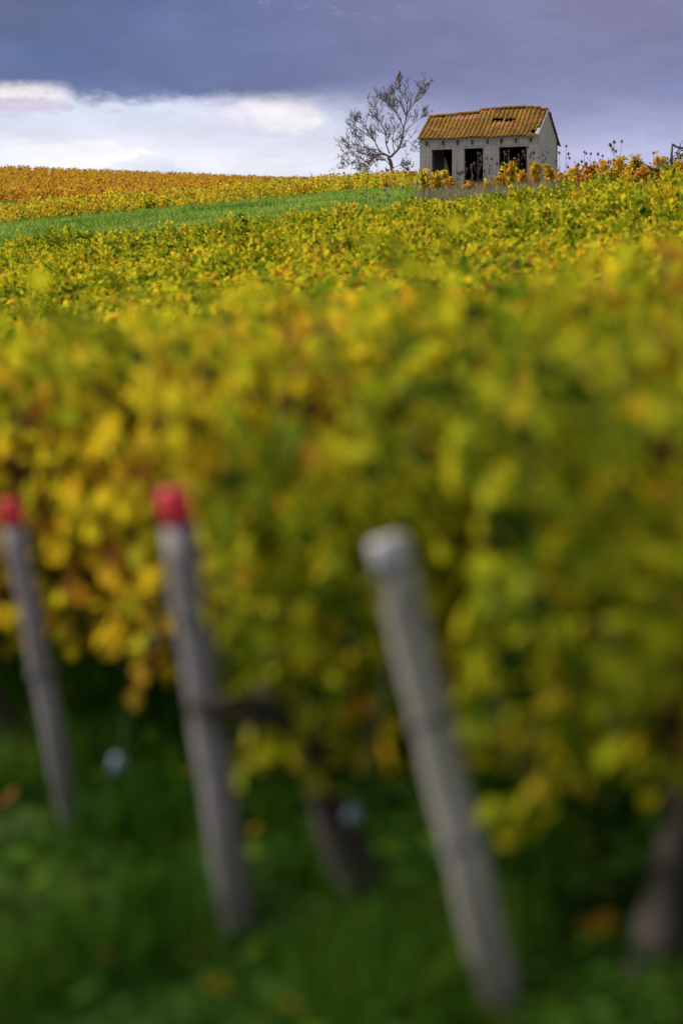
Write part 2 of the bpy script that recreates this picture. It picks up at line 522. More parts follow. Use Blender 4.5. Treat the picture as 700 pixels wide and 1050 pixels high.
nb = 26000
Y = 4.6 + 6 * rng.random(nb) ** 1.2; X = rng.uniform(-1, 1, nb) * (.141 * Y + .8)
cl = np.sin(X * 6.3 + 2.1 * np.sin(Y * 1.7)) + np.sin(Y * 4.9 + 1.4 * np.sin(X * 4.4))
keep = cl > .35
blades('tall_grass_tufts', X[keep], Y[keep], .21, .005, grassM, 6, 'taller ragged grass tufts between the stakes and vine trunks', .5)
# ground-cover leaves + fallen leaves in front
def scatter_leaves(name, n, xr, yr, size, mat, tone, label, cat, seed, up=.03, tmpl=T_S5):
    r = np.random.default_rng(seed)
    Y = r.uniform(*yr, n); X = r.uniform(-1, 1, n) * (xr * Y + .8)
    P = np.stack([X, Y, H(X, Y) + r.uniform(.3, 1.6, n) * up], 1)
    Nn = np.stack([r.normal(0, .35, n), r.normal(0, .35, n), np.ones(n)], 1); T = np.stack([r.normal(size=n), r.normal(size=n), 0 * P[:, 0]], 1)
    V, Fc = place_leaves(P, Nn, T, size * r.uniform(.5, 1.2, n), tmpl)
    o = bpy.data.objects.new(name, mesh_np(name, V, [Fc], np.repeat(np.clip(r.normal(*tone, n), 0, 1), len(tmpl[0])), [mat]))
    link(o); tag(o, label, cat, kind='stuff')
scatter_leaves('ground_cover', 16000, .141, (3.5, 13), .05, grassM, (.45, .2), 'low leafy weeds mixed into the foreground grass', 'weeds', 11, .045)
scatter_leaves('fallen_leaves', 110, .141, (4, 12), .08, leafM, (.86, .12), 'scattered yellow and brown fallen vine leaves on the grass', 'fallen leaves', 12, .05, T_LOBED)

# ------------------------------------------------------------------ stakes
def stake_wood(name='weathered_stake_wood', cols=((.11, .098, .112), (.205, .185, .21), (.29, .26, .29))):
    m, nt = newmat(name)
    tc = N(nt, 'ShaderNodeTexCoord')
    mp = N(nt, 'ShaderNodeMapping', {'Vector': tc.outputs['Object'], 'Scale': (1, 1, .06)})
    nz = noise(nt, 60, 6, .7, mp.outputs[0]); n2 = noise(nt, 5, 3, .6, tc.outputs['Object'])
    c = ramp(nt, nz, list(zip((.3, .55, .75), cols)))
    c = mixc(nt, M(nt, 'MULTIPLY', n2, .45), c, (.12, .10, .07))
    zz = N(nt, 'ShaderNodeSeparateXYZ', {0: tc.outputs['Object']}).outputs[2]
    foot_shade = N(nt, 'ShaderNodeMapRange', {'Value': M(nt, 'ADD', zz, M(nt, 'MULTIPLY', n2, .25)), 'From Min': .55, 'From Max': .10}, interpolation_type='SMOOTHSTEP').outputs[0]
    c = mixc(nt, M(nt, 'MULTIPLY', foot_shade, .7), c, (.045, .045, .025))  # colour darkens towards the foot, painting in the dim lower foreground
    kn = N(nt, 'ShaderNodeTexVoronoi', {'Vector': N(nt, 'ShaderNodeMapping', {'Vector': tc.outputs['Object'], 'Scale': (9, 9, 4)}).outputs[0], 'Scale': 1.0})
    c = mixc(nt, M(nt, 'MULTIPLY', M(nt, 'SUBTRACT', .22, kn.outputs['Distance']), 4, clamp=True), c, (.05, .035, .03))
    finish(nt, c, .9, nz, .7, .006)
    return m
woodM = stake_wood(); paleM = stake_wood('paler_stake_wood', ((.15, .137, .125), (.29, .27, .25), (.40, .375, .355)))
def paint(name, c, sc_=25):
    m, nt = newmat(name)
    tc = N(nt, 'ShaderNodeTexCoord'); nz = noise(nt, sc_, 4, .6, tc.outputs['Object'])
    cc = mixc(nt, M(nt, 'MULTIPLY', nz, .5), c, tuple(v * .5 + .02 for v in c))
    chip = noise(nt, 55, 4, .65, tc.outputs['Object'])
    cc = mixc(nt, M(nt, 'MULTIPLY', M(nt, 'SUBTRACT', chip, .60), 12, clamp=True), cc, (.24, .20, .19))
    finish(nt, cc, .55, nz, .2, .004)
    return m
redM = paint('red_paint', (.62, .015, .035)); whiteM = paint('pale_bare_wood', (.37, .36, .39)); blueM = paint('pale_blue_plastic', (.26, .36, .46))
wireM = paint('galvanised_wire', (.12, .12, .13))

def px(u, v, d):
    """point at picture position (u, v) of the 700x1050 photo, distance d along the view"""
    return np.array([(u - 350) / F * d, d, (430 - v) / F * d])

def stake(base, topuv, rad, capmat, caph, label, dtop, wood=None):
    bx, by = base; b = np.array([bx, by, h(bx, by)])
    t = px(*topuv, dtop)
    root = empty('vine_stake', b); tag(root, label, 'stake')
    v = t - b; L = np.linalg.norm(v)
    k = 14
    pts = [v * (i / (k - 1)) * (1) + np.array([.0025 * math.sin(i * 1.7 + bx), .003 * math.cos(i * 2.1), 0]) for i in range(k)]
    pts[0] = -v * .12
    capl = caph / L
    body = [p for i, p in enumerate(pts) if i / (k - 1) < 1 - capl]; body.append(v * (1 - capl))
    mb = MB(); mb.tube(body, [rad * (1.06 - .06 * i / len(body)) * (1 + .012 * math.sin(i * 2.3)) for i in range(len(body))], 14, jitter=.03)
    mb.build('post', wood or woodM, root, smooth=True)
    mb = MB(); e0 = v * (1 - capl); d_ = v / L
    rr = rad * .97
    mb.tube([e0, e0 + d_ * caph * .4, e0 + d_ * caph * .8, e0 + d_ * caph * .95, e0 + d_ * caph], [rr * 1.02, rr * 1.02, rr * 1.01, rr * .95, rr * .8], 14, jitter=.02)
    c = mb.build('painted_top', capmat, root, smooth=True)
    return root, b, t
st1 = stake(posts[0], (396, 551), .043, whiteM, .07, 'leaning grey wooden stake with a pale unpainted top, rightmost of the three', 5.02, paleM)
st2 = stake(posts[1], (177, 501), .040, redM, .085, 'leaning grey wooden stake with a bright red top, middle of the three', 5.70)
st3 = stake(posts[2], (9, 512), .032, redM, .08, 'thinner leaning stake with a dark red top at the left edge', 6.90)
# bands of wire round the stakes
for (root, b, t), ks in ((st1, (.36, .62)), (st2, (.40, .72)), (st3, (.5,))):
    v = t - b; d_ = norm(v)
    for q in ks:
        mb = MB()
        for j in range(3):
            c = v * q + d_ * .006 * j
            u = norm(np.cross(d_, [0, 1, 0])); w = np.cross(d_, u); rr = .047 if root is st1[0] else .042
            mb.tube([c + rr * (math.cos(a) * u + math.sin(a) * w) for a in np.linspace(0, 2 * math.pi, 15)], .0022, 4, cap=False)
        mb.build('wire_binding', wireM, root)

def anchor(top, via, dvia, label):
    p0 = top; p1 = px(*via, dvia); d_ = p1 - p0
    # run on to the ground
    s = 1.0
    while (p0 + d_ * s)[2] > h(*(p0 + d_ * s)[:2]) and s < 3: s += .01
    g = p0 + d_ * s
    root = empty('anchor_wire', g); tag(root, label, 'wire')
    mb = MB(); mb.tube([p0 - g, np.zeros(3) - d_ * .02], [.0018, .0018], 6); mb.build('wire', wireM, root)
    c = p1 - g; u = norm(d_)
    mb = MB()
    mb.tube([c - u * .035, c - u * .02, c + u * .02, c + u * .035], [.006, .014, .014, .006], 10)
    mb.ball(c + np.array([.016, 0, 0]), (.008, .012, .014), 8, 6)
    mb.build('tensioner', blueM, root, smooth=True)
anchor(st2[1] + (st2[2] - st2[1]) * .9, (118, 785), 6.3, 'thin anchor wire with a pale blue tensioner, between the two red-topped stakes')
anchor(st1[1] + (st1[2] - st1[1]) * .85, (360, 838), 5.7, 'thin anchor wire with a pale blue tensioner, left of the pale-topped stake')

# ------------------------------------------------------------------ hut
def block_mat():
    m, nt = newmat('concrete_block')
    tc = N(nt, 'ShaderNodeTexCoord')
    sx = N(nt, 'ShaderNodeSeparateXYZ', {0: tc.outputs['Object']})
    nrm = N(nt, 'ShaderNodeSeparateXYZ', {0: N(nt, 'ShaderNodeNewGeometry').outputs['Normal']})
    u = M(nt, 'ADD', sx.outputs[0], sx.outputs[1])
    cv = N(nt, 'ShaderNodeCombineXYZ', {0: u, 1: sx.outputs[2]})
    br = N(nt, 'ShaderNodeTexBrick', {'Vector': cv.outputs[0], 'Color1': (.38, .335, .325, 1), 'Color2': (.45, .395, .385, 1), 'Mortar': (.31, .275, .27, 1),
                                     'Scale': 1.0, 'Mortar Size': .012, 'Brick Width': .5, 'Row Height': .22, 'Bias': .1})
    n1 = noise(nt, 2.2, 5, .65, tc.outputs['Object']); n2 = noise(nt, 22, 4, .7, tc.outputs['Object'])
    mp = N(nt, 'ShaderNodeMapping', {'Vector': tc.outputs['Object'], 'Scale': (6, 6, .5)})
    n3 = noise(nt, 1.2, 4, .6, mp.outputs[0])
    c = mixc(nt, M(nt, 'MULTIPLY', M(nt, 'SUBTRACT', n1, .42), 2.2, clamp=True), br.outputs[0], (.48, .42, .39))
    c = mixc(nt, M(nt, 'MULTIPLY', M(nt, 'SUBTRACT', n3, .47), 4.0, clamp=True), c, (.25, .22, .205))
    c = mixc(nt, M(nt, 'MULTIPLY', M(nt, 'SUBTRACT', n2, .3), .8, clamp=True), c, (.16, .15, .14))
    bh = M(nt, 'ADD', M(nt, 'MULTIPLY', br.outputs[1], -.6), n2)
    finish(nt, c, .95, bh, .5, .02, spec=.1)
    return m
blockM = block_mat()
def tile_mat():
    m, nt = newmat('lichened_terracotta')
    tc = N(nt, 'ShaderNodeTexCoord'); O = tc.outputs['Object']
    at = N(nt, 'ShaderNodeAttribute', attribute_name='tone')
    base = ramp(nt, at.outputs['Fac'], [(0, (.07, .028, .016)), (.45, (.155, .058, .022)), (.8, (.26, .085, .045)), (1, (.42, .15, .09))])
    n1 = noise(nt, 4.5, 6, .75, O); n2 = noise(nt, 13, 5, .75, O); n3 = noise(nt, 1.3, 4, .6, O)
    lich = ramp(nt, n2, [(.3, (.07, .05, .012)), (.50, (.24, .125, .016)), (.62, (.36, .195, .022)), (.78, (.17, .15, .06))])
    clean = M(nt, 'MULTIPLY', M(nt, 'SUBTRACT', at.outputs['Fac'], .78), 6, clamp=True)
    f = M(nt, 'MULTIPLY', M(nt, 'SUBTRACT', n1, .35), 4.5, clamp=True)
    f = M(nt, 'MULTIPLY', f, M(nt, 'SUBTRACT', 1, clean))
    c = mixc(nt, f, base, lich)
    f2 = M(nt, 'MULTIPLY', M(nt, 'MULTIPLY', M(nt, 'SUBTRACT', n3, .42), 5, clamp=True), M(nt, 'SUBTRACT', 1, clean))
    c = mixc(nt, M(nt, 'MULTIPLY', f2, .5), c, (.065, .055, .015))
    finish(nt, c, .9, n2, .5, .02, spec=.1)
    return m
tileM = tile_mat()
rafterM = bark_mat('old_timber', (.02, .016, .013), (.09, .07, .055), 12)
m_, nt_ = newmat('zinc_flashing'); tc_ = N(nt_, 'ShaderNodeTexCoord')
finish(nt_, ramp(nt_, noise(nt_, 9, 3, .6, tc_.outputs['Object']), [(.3, (.10, .12, .16)), (.7, (.20, .23, .28))]), .6, spec=.4)
zincM = m_
m_, nt_ = newmat('earth_floor'); tc_ = N(nt_, 'ShaderNodeTexCoord')
finish(nt_, ramp(nt_, noise(nt_, 4, 4, .6, tc_.outputs['Object']), [(.3, (.02, .016, .012)), (.7, (.06, .05, .04))]), .95, spec=.1)
floorM = m_

m_, nt_ = newmat('shade_dark_plaster'); tc_ = N(nt_, 'ShaderNodeTexCoord')
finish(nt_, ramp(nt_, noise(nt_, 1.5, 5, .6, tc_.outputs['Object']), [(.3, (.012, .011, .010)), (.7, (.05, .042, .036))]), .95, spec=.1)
shadeWallM = m_  # plaster darkened to paint in the shade behind the open doorways
def build_hut():
    W, D, E, TH = 5.72, 3.7, 2.42, .2
    rz = R(-18.5)
    cx, cy = (429.7 - 350) / F * 114, 114.0            # front-left corner
    zb = (430 - 196.5) / F * 114
    root = empty('stone_hut', (cx, cy, zb), rz)
    tag(root, 'small derelict concrete-block hut with three open doorways and mossy tiled roof', 'hut')
    G = -.7   # walls go down into the slope
    doors = [(.58, 1.57), (2.15, 3.07), (3.82, 5.15)]
    dh = [1.90, 1.88, 1.86]
    mb = MB()
    xs = [0] + [v for d in doors for v in d] + [W]
    for i in range(0, 8, 2):
        x0, x1 = xs[i], xs[i + 1]
        mb.box(((x0 + x1) / 2, TH / 2, (1.95 + G) / 2), (x1 - x0, TH, 1.95 - G))
    mb.box((W / 2, TH / 2, (1.95 + E) / 2), (W, TH, E - 1.95))
    mb.build('front_wall', blockM, root)
    mb = MB()
    for i, (a, b) in enumerate(doors):
        mb.box(((a + b) / 2, TH / 2 - .0, 1.91), (b - a - .01, TH + .03, .07 - .01 * i))
    mb.build('lintel', blockM, root)
    mb = MB(); mb.box((W / 2, D - TH / 2, (E + G) / 2), (W, TH, E - G)); mb.build('back_wall', shadeWallM, root)
    RIDGE = 1.40
    def gable(x0, x1, rise):
        mb = MB(); y0, y1 = TH + .001, D - TH - .001
        P = [(y0, G), (y1, G), (y1, E + .02), (D - .02, E + .02), (D / 2, E + rise), (.02, E + .02), (y0, E + .02)]
        # extruded polygon, triangulated as fan pieces
        V = [(x0, y, z) for y, z in P] + [(x1, y, z) for y, z in P]; n = len(P)
        quads = [(0, 1, 2, 6), (6, 2, 4), (2, 3, 4), (6, 4, 5)]
        Fs = [q for q in quads] + [tuple(reversed([i + n for i in q])) for q in quads]
        Fs += [(i, i + n, (i + 1) % n + n, (i + 1) % n) for i in range(n)]
        mb.add(V, Fs); return mb.build('gable_wall', blockM, root)
    gable(W - TH, W, RIDGE - .10)
    gable(0, TH, RIDGE - .24)
    mb = MB(); mb.box((W / 2, D / 2, -.02), (W - 2 * TH - .01, D - 2 * TH - .01, .1)); mb.build('floor', floorM, root)
    # roof: each slope one thick tiled sheet with real rolls and courses
    def ridge_z(x):
        return E + RIDGE + np.interp(x, [-.1, .5, 1.2, 2.2, 2.6, 3.4, 4.2, 5.0, 5.35, 5.7], [-.17, -.13, -.12, -.06, .05, .08, .10, .07, .0, -.15])
    ncol, course = 27, 9
    def slope(front):
        su, sv = 10, 4
        nx = ncol * su; ny = course * sv
        rr = np.random.default_rng(5 if front else 6)
        jig = rr.normal(0, .012, (ncol, course)); tones = np.clip(rr.normal(.42, .17, (ncol, course)), 0, .76)
        if front:
            for c, k in ((2, 4), (3, 4), (7, 7), (8, 7), (9, 7), (10, 7), (6, 7), (12, 8), (13, 8), (14, 8), (7, 8), (16, 4), (17, 4), (19, 4), (18, 4), (1, 3)):
                tones[c, k] = rr.uniform(.88, 1)
        xa, xb = -.12, W + .0 if front else W + .10
        U = np.linspace(0, ncol, nx + 1)
        V = []; tn = []; idx = {}
        ov = .20 if front else .30
        for layer in (0, 1):
            for j in range(ny + 1):
                for i in range(nx + 1):
                    u = U[i]; c = min(int(u), ncol - 1); vv = j / sv; k = min(int(vv), course - 1)
                    x = xa + (xb - xa) * u / ncol
                    t = j / ny                                            # 0 eave .. 1 ridge
                    y_e, z_e = -ov, E + .02 - ov * .62
                    z_r = float(ridge_z(x)); y_r = D / 2
                    sag = -.07 * math.sin(math.pi * t) * (1 + .5 * math.sin(x * 1.9)) + .02 * math.sin(x * 3.1 + t * 5)
                    y = y_e + (y_r - y_e) * t; z = z_e + (z_r - z_e) * t + sag
                    fr = u - int(u) if u < ncol else 1.0
                    roll = .045 * max(0, math.sin(math.pi * min(1, fr / .62))) if fr < .62 else -.006
                    step = .065 * (1 - (vv - k)) if vv < course else 0
                    zz = z + roll + step + jig[c, k] - (.03 if layer else 0)
                    if not front: y = D - y
                    V.append((x, y, zz)); tn.append(tones[c, k])
        nn = (nx + 1) * (ny + 1)
        Fs = []
        holes = {(15, 5), (16, 5), (18, 5), (19, 5)} if front else set()
        def hole(i, j):
            c, k = i // su, j // sv
            if front and k == 5 and (15.4 < i / su < 17.8 or 18.2 < i / su < 20.6): return True
            if front and k == course - 1 and c in (3, 11): return True
            if front and c >= ncol - 2 and k in (1,): return True
            if front and c >= ncol - 1 and k in (0, 2): return True
            return False
        solid = np.array([[0 if hole(i, j) else 1 for i in range(nx)] for j in range(ny)])
        w = nx + 1
        for j in range(ny):
            for i in range(nx):
                if not solid[j, i]: continue
                a = j * w + i
                Fs.append((a, a + 1, a + w + 1, a + w)); Fs.append((a + nn, a + w + nn, a + w + 1 + nn, a + 1 + nn))
                if j == 0 or not solid[j - 1, i]: Fs.append((a + nn, a + 1 + nn, a + 1, a))
                if j == ny - 1 or not solid[j + 1, i]: Fs.append((a + w, a + w + 1, a + w + 1 + nn, a + w + nn))
                if i == 0 or not solid[j, i - 1]: Fs.append((a, a + w, a + w + nn, a + nn))
                if i == nx - 1 or not solid[j, i + 1]: Fs.append((a + 1, a + 1 + nn, a + w + 1 + nn, a + w + 1))
        me = mesh_np('roof', np.array(V), [np.array(Fs)], tn, [tileM])
        return link(bpy.data.objects.new('roof', me), root)
    rf = slope(True); slope(False)
    # ridge tiles
    rr = random.Random(3); x = -.10
    V = []; Fs = []; tn = []
    while x < W - .15:
        L = .36
        if 1.05 < x < 1.25: x += L; continue
        z0 = float(ridge_z(x + L / 2)) + .02 + rr.uniform(-.012, .012); tt = rr.choice([.4, .5, .6, .35, .9 if 0.4 < x < 2 else .5])
        n0 = len(V)
        for e, xx in enumerate((x, x + L + .02)):
            for lay in (0, 1):
                for k in range(7):
                    a = math.pi * k / 6; r_ = .125 - .02 * lay + .012 * e
                    V.append((xx, D / 2 + r_ * math.cos(a), z0 - .02 + r_ * .8 * math.sin(a))); tn.append(tt)
        for k in range(6):
            o0, i0, o1, i1 = n0 + k, n0 + 7 + k, n0 + 14 + k, n0 + 21 + k
            Fs += [(o0, o0 + 1, o1 + 1, o1), (i0, i1, i1 + 1, i0 + 1), (o0, i0, i0 + 1, o0 + 1), (o1, o1 + 1, i1 + 1, i1)]
        for k in (0, 6):
            Fs.append((n0 + k, n0 + 14 + k, n0 + 21 + k, n0 + 7 + k))
        x += L
    link(bpy.data.objects.new('ridge_tiles', mesh_np('ridge_tiles', np.array(V), [np.array(Fs)], tn, [tileM])), root)
    # rafters
    for i, x in enumerate((.35, 1.15, 1.85, 2.55, 3.3, 3.95, 4.65, 5.35)):
        mb = MB(); sl = math.atan2(RIDGE + .1, D / 2)
        c_, s_ = math.cos(sl), math.sin(sl)
        M3 = np.array([[1, 0, 0], [0, c_, -s_], [0, s_, c_]])
        Lr = 2.25
        mb.box((x, D / 2 - Lr / 2 * c_ - .0, E + RIDGE - .27 - Lr / 2 * s_), (.08, Lr, .11), M3=M3)
        mb.box((x, -.06, E - .25), (.07, .12, .20))
        mb.build('rafter', rafterM, root)
    # zinc flashing up the right rake
    mb = MB()
    ya, za, yb, zb2 = -.22, E - .10, D / 2, E + RIDGE - .06
    L = math.hypot(yb - ya, zb2 - za); sl = math.atan2(zb2 - za, yb - ya)
    c_, s_ = math.cos(sl), math.sin(sl); M3 = np.array([[1, 0, 0], [0, c_, -s_], [0, s_, c_]])
    mb.box((W + .025, (ya + yb) / 2, (za + zb2) / 2 + .01), (.045, L, .06), M3=M3)
    M3 = np.array([[1, 0, 0], [0, c_, s_], [0, -s_, c_]])
    mb.box((W - .0, D - (ya + yb) / 2 - .0, (za + zb2) / 2 - .0), (.06, L, .03), M3=M3)
    mb.box((W - .25, -.20, E - .085), (.5, .05, .05))
    mb.build('flashing', zincM, root)
    return root
hut = build_hut()

# ------------------------------------------------------------------ tree
def build_tree():
    d = 138.0
    base = np.array([(405 - 350) / F * d, d, 0]); base[2] = h(base[0], base[1])
    root = empty('bare_tree', base); root.scale = (.93, .93, .91); tag(root, 'bare crooked tree with a few withered leaves beside the hut', 'tree')
    s = d / F
    def q(u, v, dy=0.0):     # pixel in the photo -> local point
        return np.array([(u - 405) * s, dy, (430 - v) * s - base[2]])
    r = random.Random(11); mb = MB(); tips = []
    def limb(pts, r0, r1, depth, sides=7):
        pts = [np.array(p, float) for p in pts]
        # subdivide with wobble
        P = []
        for a, b in zip(pts[:-1], pts[1:]):
            for t in (0, .25, .5, .75): P.append(a + (b - a) * t)
        P.append(pts[-1]); P = np.array(P)
        for _ in range(2): P[1:-1] = (P[:-2] + 2 * P[1:-1] + P[2:]) / 4
        wob = .006 + r0 * .16
        P[1:-1] += np.array([[r.gauss(0, wob) for _ in range(3)] for _ in range(len(P) - 2)])
        rad = np.linspace(r0, r1, len(P))
        mb.tube(P, rad, sides, cap=True)
        return P, rad
    def twigs(P, rad, n, length, depth):
        for i in range(n):
            t = r.uniform(.22, 1.0); k = min(len(P) - 2, int(t * (len(P) - 1)))
            p = P[k] + (P[k + 1] - P[k]) * r.random(); T = norm(P[k + 1] - P[k])
            side = np.array([r.gauss(0, 1), r.gauss(0, 1), r.gauss(0, 1)]); side = norm(side - T * np.dot(side, T))
            dirn = norm(T * r.uniform(.5, 1.1) + side * .8 + np.array([0, 0, .38]))
            L = length * r.uniform(.45, 1.15) * (1 - .35 * t)
            bend = np.array([r.gauss(0, .12), r.gauss(0, .12), r.gauss(.12, .12)]) * L
            r0 = min(rad[k] * .6, .028 if depth == 2 else .013) ; r0 = max(r0, .0105)
            Q, rd = limb([p, p + dirn * L * .5 + bend * .3, p + dirn * L + bend], r0, .006, depth, 5 if depth == 2 else 3)
            if depth > 0: twigs(Q, rd, 5 if depth == 2 else 3, L * .6, depth - 1)
            else: tips.append(Q[-1])
    tr, rad = limb([q(407, 200), q(404.5, 186), q(400.5, 168), q(397.5, 158)], .135, .10, 3, 9)
    main = [
        ([q(397.5, 160), q(404, 155), q(410, 147), q(413.5, 130), q(417, 112, .2), q(418, 95, .2), q(421, 84, .3)], .085, .014),
        ([q(398, 158), q(390, 155, -.2), q(382, 159, -.3), q(373, 168, -.5), q(366, 179, -.6)], .06, .012),
        ([q(398, 158), q(388, 155, .1), q(377, 157, .3), q(364, 152, .5), q(352, 153, .6), q(345, 154, .6)], .055, .010),
        ([q(398.5, 155), q(395, 145, .2), q(394, 130, .4), q(388, 117, .5), q(378, 110, .5)], .05, .010),
        ([q(389, 155.5, -.15), q(384, 146, -.4), q(377, 136, -.6), q(371, 124, -.6), q(362, 120, -.7)], .042, .009),
        ([q(378, 156), q(370, 144, .1), q(362, 134, .1), q(356, 130, .2)], .032, .008),
        ([q(414, 128), q(409, 115, -.3), q(402, 103, -.4), q(394, 95, -.5), q(391, 91, -.5)], .036, .008),
        ([q(417, 112), q(423, 102, .1), q(429, 94, .1), q(434, 86, .1), q(438, 78, .1)], .030, .006),
        ([q(415, 131), q(423, 122, .2), q(431, 116, .3), q(438, 110, .4)], .026, .006),
        ([q(414, 140), q(421, 143, -.3), q(427, 148, -.4), q(432, 146, -.5)], .022, .006),
        ([q(418, 100), q(414, 92, -.2), q(408, 84, -.2), q(409, 80, -.2)], .024, .007),
        ([q(400, 170), q(394, 163, -.6), q(386, 163, -1.0), q(376, 172, -1.1), q(368, 180, -1.2)], .03, .008),
        ([q(402, 172), q(409, 168, -.5), q(416, 172, -.7), q(420, 178, -.8)], .02, .007),
        ([q(404, 155), q(402, 138, .6), q(405, 118, 1.1), q(402, 104, 1.2)], .035, .007),
        ([q(396, 157, 0), q(380, 150, -1.0), q(368, 160, -1.3), q(356, 168, -1.3), q(350, 174, -1.2)], .035, .007),
    ]
    main += [([q(394, 130, .4), q(387, 121, .0), q(382, 108, -.3), q(381, 99, -.4)], .022, .006),
             ([q(409, 118, -.3), q(404, 108, .4), q(398, 97, .7), q(396, 90, .8)], .022, .006),
             ([q(377, 136, -.6), q(368, 130, -.2), q(360, 124, 0), q(358, 118, .1)], .022, .006),
             ([q(417, 112, .2), q(412, 100, .7), q(405, 90, .9), q(403, 84, 1)], .022, .006),
             ([q(364, 152, .5), q(357, 146, .2), q(351, 141, 0)], .02, .006)]
    for pts, a, b in main:
        P, rd = limb(pts, a, b, 2); twigs(P, rd, 20 if len(pts) > 4 else 13, 1.0, 2)
    mb.build('trunk', treebarkM, root)
    # sparse withered leaves low in the crown
    tp = np.array(tips); rr = np.random.default_rng(4)
    zc = tp[:, 2] / 5.8
    w = np.clip(1.0 - zc * 1.8, 0.015, 1) ; pick = rr.random(len(tp)) < w * .6
    P = tp[pick]; P = np.repeat(P, 2, 0) + rr.normal(0, .05, (len(P) * 2, 3)); n = len(P)
    V, Fc = place_leaves(P, rr.normal(0, 1, (n, 3)), np.stack([rr.normal(0, .4, n), rr.normal(0, .4, n), -np.ones(n)], 1), rr.uniform(.05, .10, n), T_Q)
    me = mesh_np('leaves', V, [Fc], np.repeat(np.clip(rr.normal(.45, .2, n), 0, 1), 4), [dryleafM])
    link(bpy.data.objects.new('withered_leaves', me), root)
    print('tree tips', len(tips))
dryleafM = leaf_mat('withered_leaf', [(0, (.05, .07, .02)), (.4, (.12, .12, .03)), (.7, (.20, .12, .04)), (1, (.10, .06, .03))], nk=.1)
build_tree()

# bird at the top
m_, nt_ = newmat('brown_feathers'); tc_ = N(nt_, 'ShaderNodeTexCoord')
finish(nt_, ramp(nt_, noise(nt_, 18, 4, .6, tc_.outputs['Object']), [(.3, (.05, .03, .022)), (.7, (.20, .11, .07))]), .8)
featherM = m_
def bird():
    d = 138.0; s = d / F
    c = np.array([(408 - 350) * s, d - .2, (430 - 81.5) * s])
    root = empty('bird', c); tag(root, 'small brown bird perched on the topmost twig of the bare tree', 'bird')
    # one continuous body: lofted rings from tail tip to beak
    prof = [(-.17, -.17, .012), (-.12, -.10, .022), (-.07, -.02, .045), (-.02, .06, .075), (.01, .13, .085), (.035, .20, .070),
            (.045, .245, .046), (.055, .275, .047), (.075, .305, .043), (.10, .31, .022), (.125, .305, .006)]
    mb = MB(); mb.tube([(a * .9 + .02, 0, b) for a, b, _ in prof], [c_ for *_, c_ in prof], 12)
    for sy in (-1, 1):
        mb.ball((-.02, sy * .055, .10), (.03, .022, .11), 8, 6, M3=np.array([[.92, 0, .38], [0, 1, 0], [-.38, 0, .92]]))
        mb.tube([(.02, sy * .025, .07), (.015, sy * .025, -.02)], .008, 5)
    mb.build('body', featherM, root, smooth=True)
bird()

# ------------------------------------------------------------------ small stubs beside the hut
for (u, v0, v1, d, rad, lb) in ((412, 191, 203, 124, .075, 'short grey post stub in the grass below the bare tree'),
                                (426.5, 186, 201, 121, .085, 'short grey post stub beside the hut corner')):
    x = (u - 350) / F * d; zg = h(x, d); top = (430 - v0) / F * d
    mb = MB(); mb.tube([(0, 0, -.2), (.01, 0, (top - zg) * .5), (0, 0, top - zg)], [rad, rad * .95, rad * .85], 9, jitter=.05)
    o = mb.build('post_stub', woodM, None, loc=(x, d, zg)); tag(o, lb, 'post')

# ------------------------------------------------------------------ shrubs / wild vines near the hut
def shrub(u, vtop, d, wpx, label, mat, tone, dens=1.0, sz=.13, cat='shrub', group=None, name='wild_vine'):
    s = d / F; x = (u - 350) * s; zg = h(x, d); top = max(.7, (430 - vtop) * s - zg); wd = wpx * s
    root = empty(name, (x, d, zg)); tag(root, label, cat, group)
    r = np.random.default_rng(int(u * 7 + vtop))
    mb = MB(); P = []; Nn = []; T = []
    wd *= 1.25; top *= 1.08; nst = max(6, int(13 * wd * dens))
    for i in range(nst):
        a = r.uniform(0, 2 * np.pi); rr_ = r.uniform(0, .5) * wd
        e = np.array([math.cos(a) * rr_, math.sin(a) * rr_ * .8, top * r.uniform(.62, 1.02)])
        b = np.array([e[0] * .45, e[1] * .45, -.05])
        k = 14; t = np.linspace(0, 1, k)[:, None]
        c = b + (e - b) * t + np.array([r.normal(0, .06), r.normal(0, .06), 0]) * np.sin(t * 3.1)
        mb.tube(c[::3], [.012] * len(c[::3]), 4)
        nl = int(40 * top)
        q = c[np.clip((r.uniform(.18, 1, nl) * (k - 1)).astype(int), 0, k - 1)] + r.normal(0, .075, (nl, 3))
        P.append(q); Nn.append(r.normal(0, 1, (nl, 3)) + [0, -.4, .5]); T.append(np.stack([r.normal(0, .7, nl), r.normal(0, .7, nl), -r.uniform(.1, 1, nl)], 1))
    P, Nn, T = map(np.vstack, (P, Nn, T)); n = len(P)
    V, Fc = place_leaves(P, Nn, T, sz * r.uniform(.6, 1.3, n), T_S5)
    link(bpy.data.objects.new('foliage', mesh_np('foliage', V, [Fc], np.repeat(np.clip(r.normal(tone, .14, n), 0, 1), 7), [mat])), root)
    mb.build('stems', twigM, root)
    return root
shrub(432.5, 175, 111.5, 9, 'yellow vine bush against the left corner of the hut', yelM, .45, 1.5)
shrub(447, 177, 111, 17, 'wide golden vine bush in front of the left doorway', yelM, .5, 1.3)
shrub(462, 184, 110, 9, 'low brownish vine bush between the left and middle doorways', orangeM, .65, .8)
shrub(480, 189, 106, 12, 'small rusty vine bush below the middle doorway', orangeM, .55, .7)
shrub(499, 186, 105, 11, 'small golden vine bush below the pier left of the wide doorway', yelM, .55, .8)
shrub(521, 166, 108, 10, 'tall narrow golden vine bush in front of the wide doorway', yelM, .55, 1.3)
shrub(513, 181, 106, 8, 'small orange vine bush at the foot of the wide doorway', orangeM, .5, 1.0)
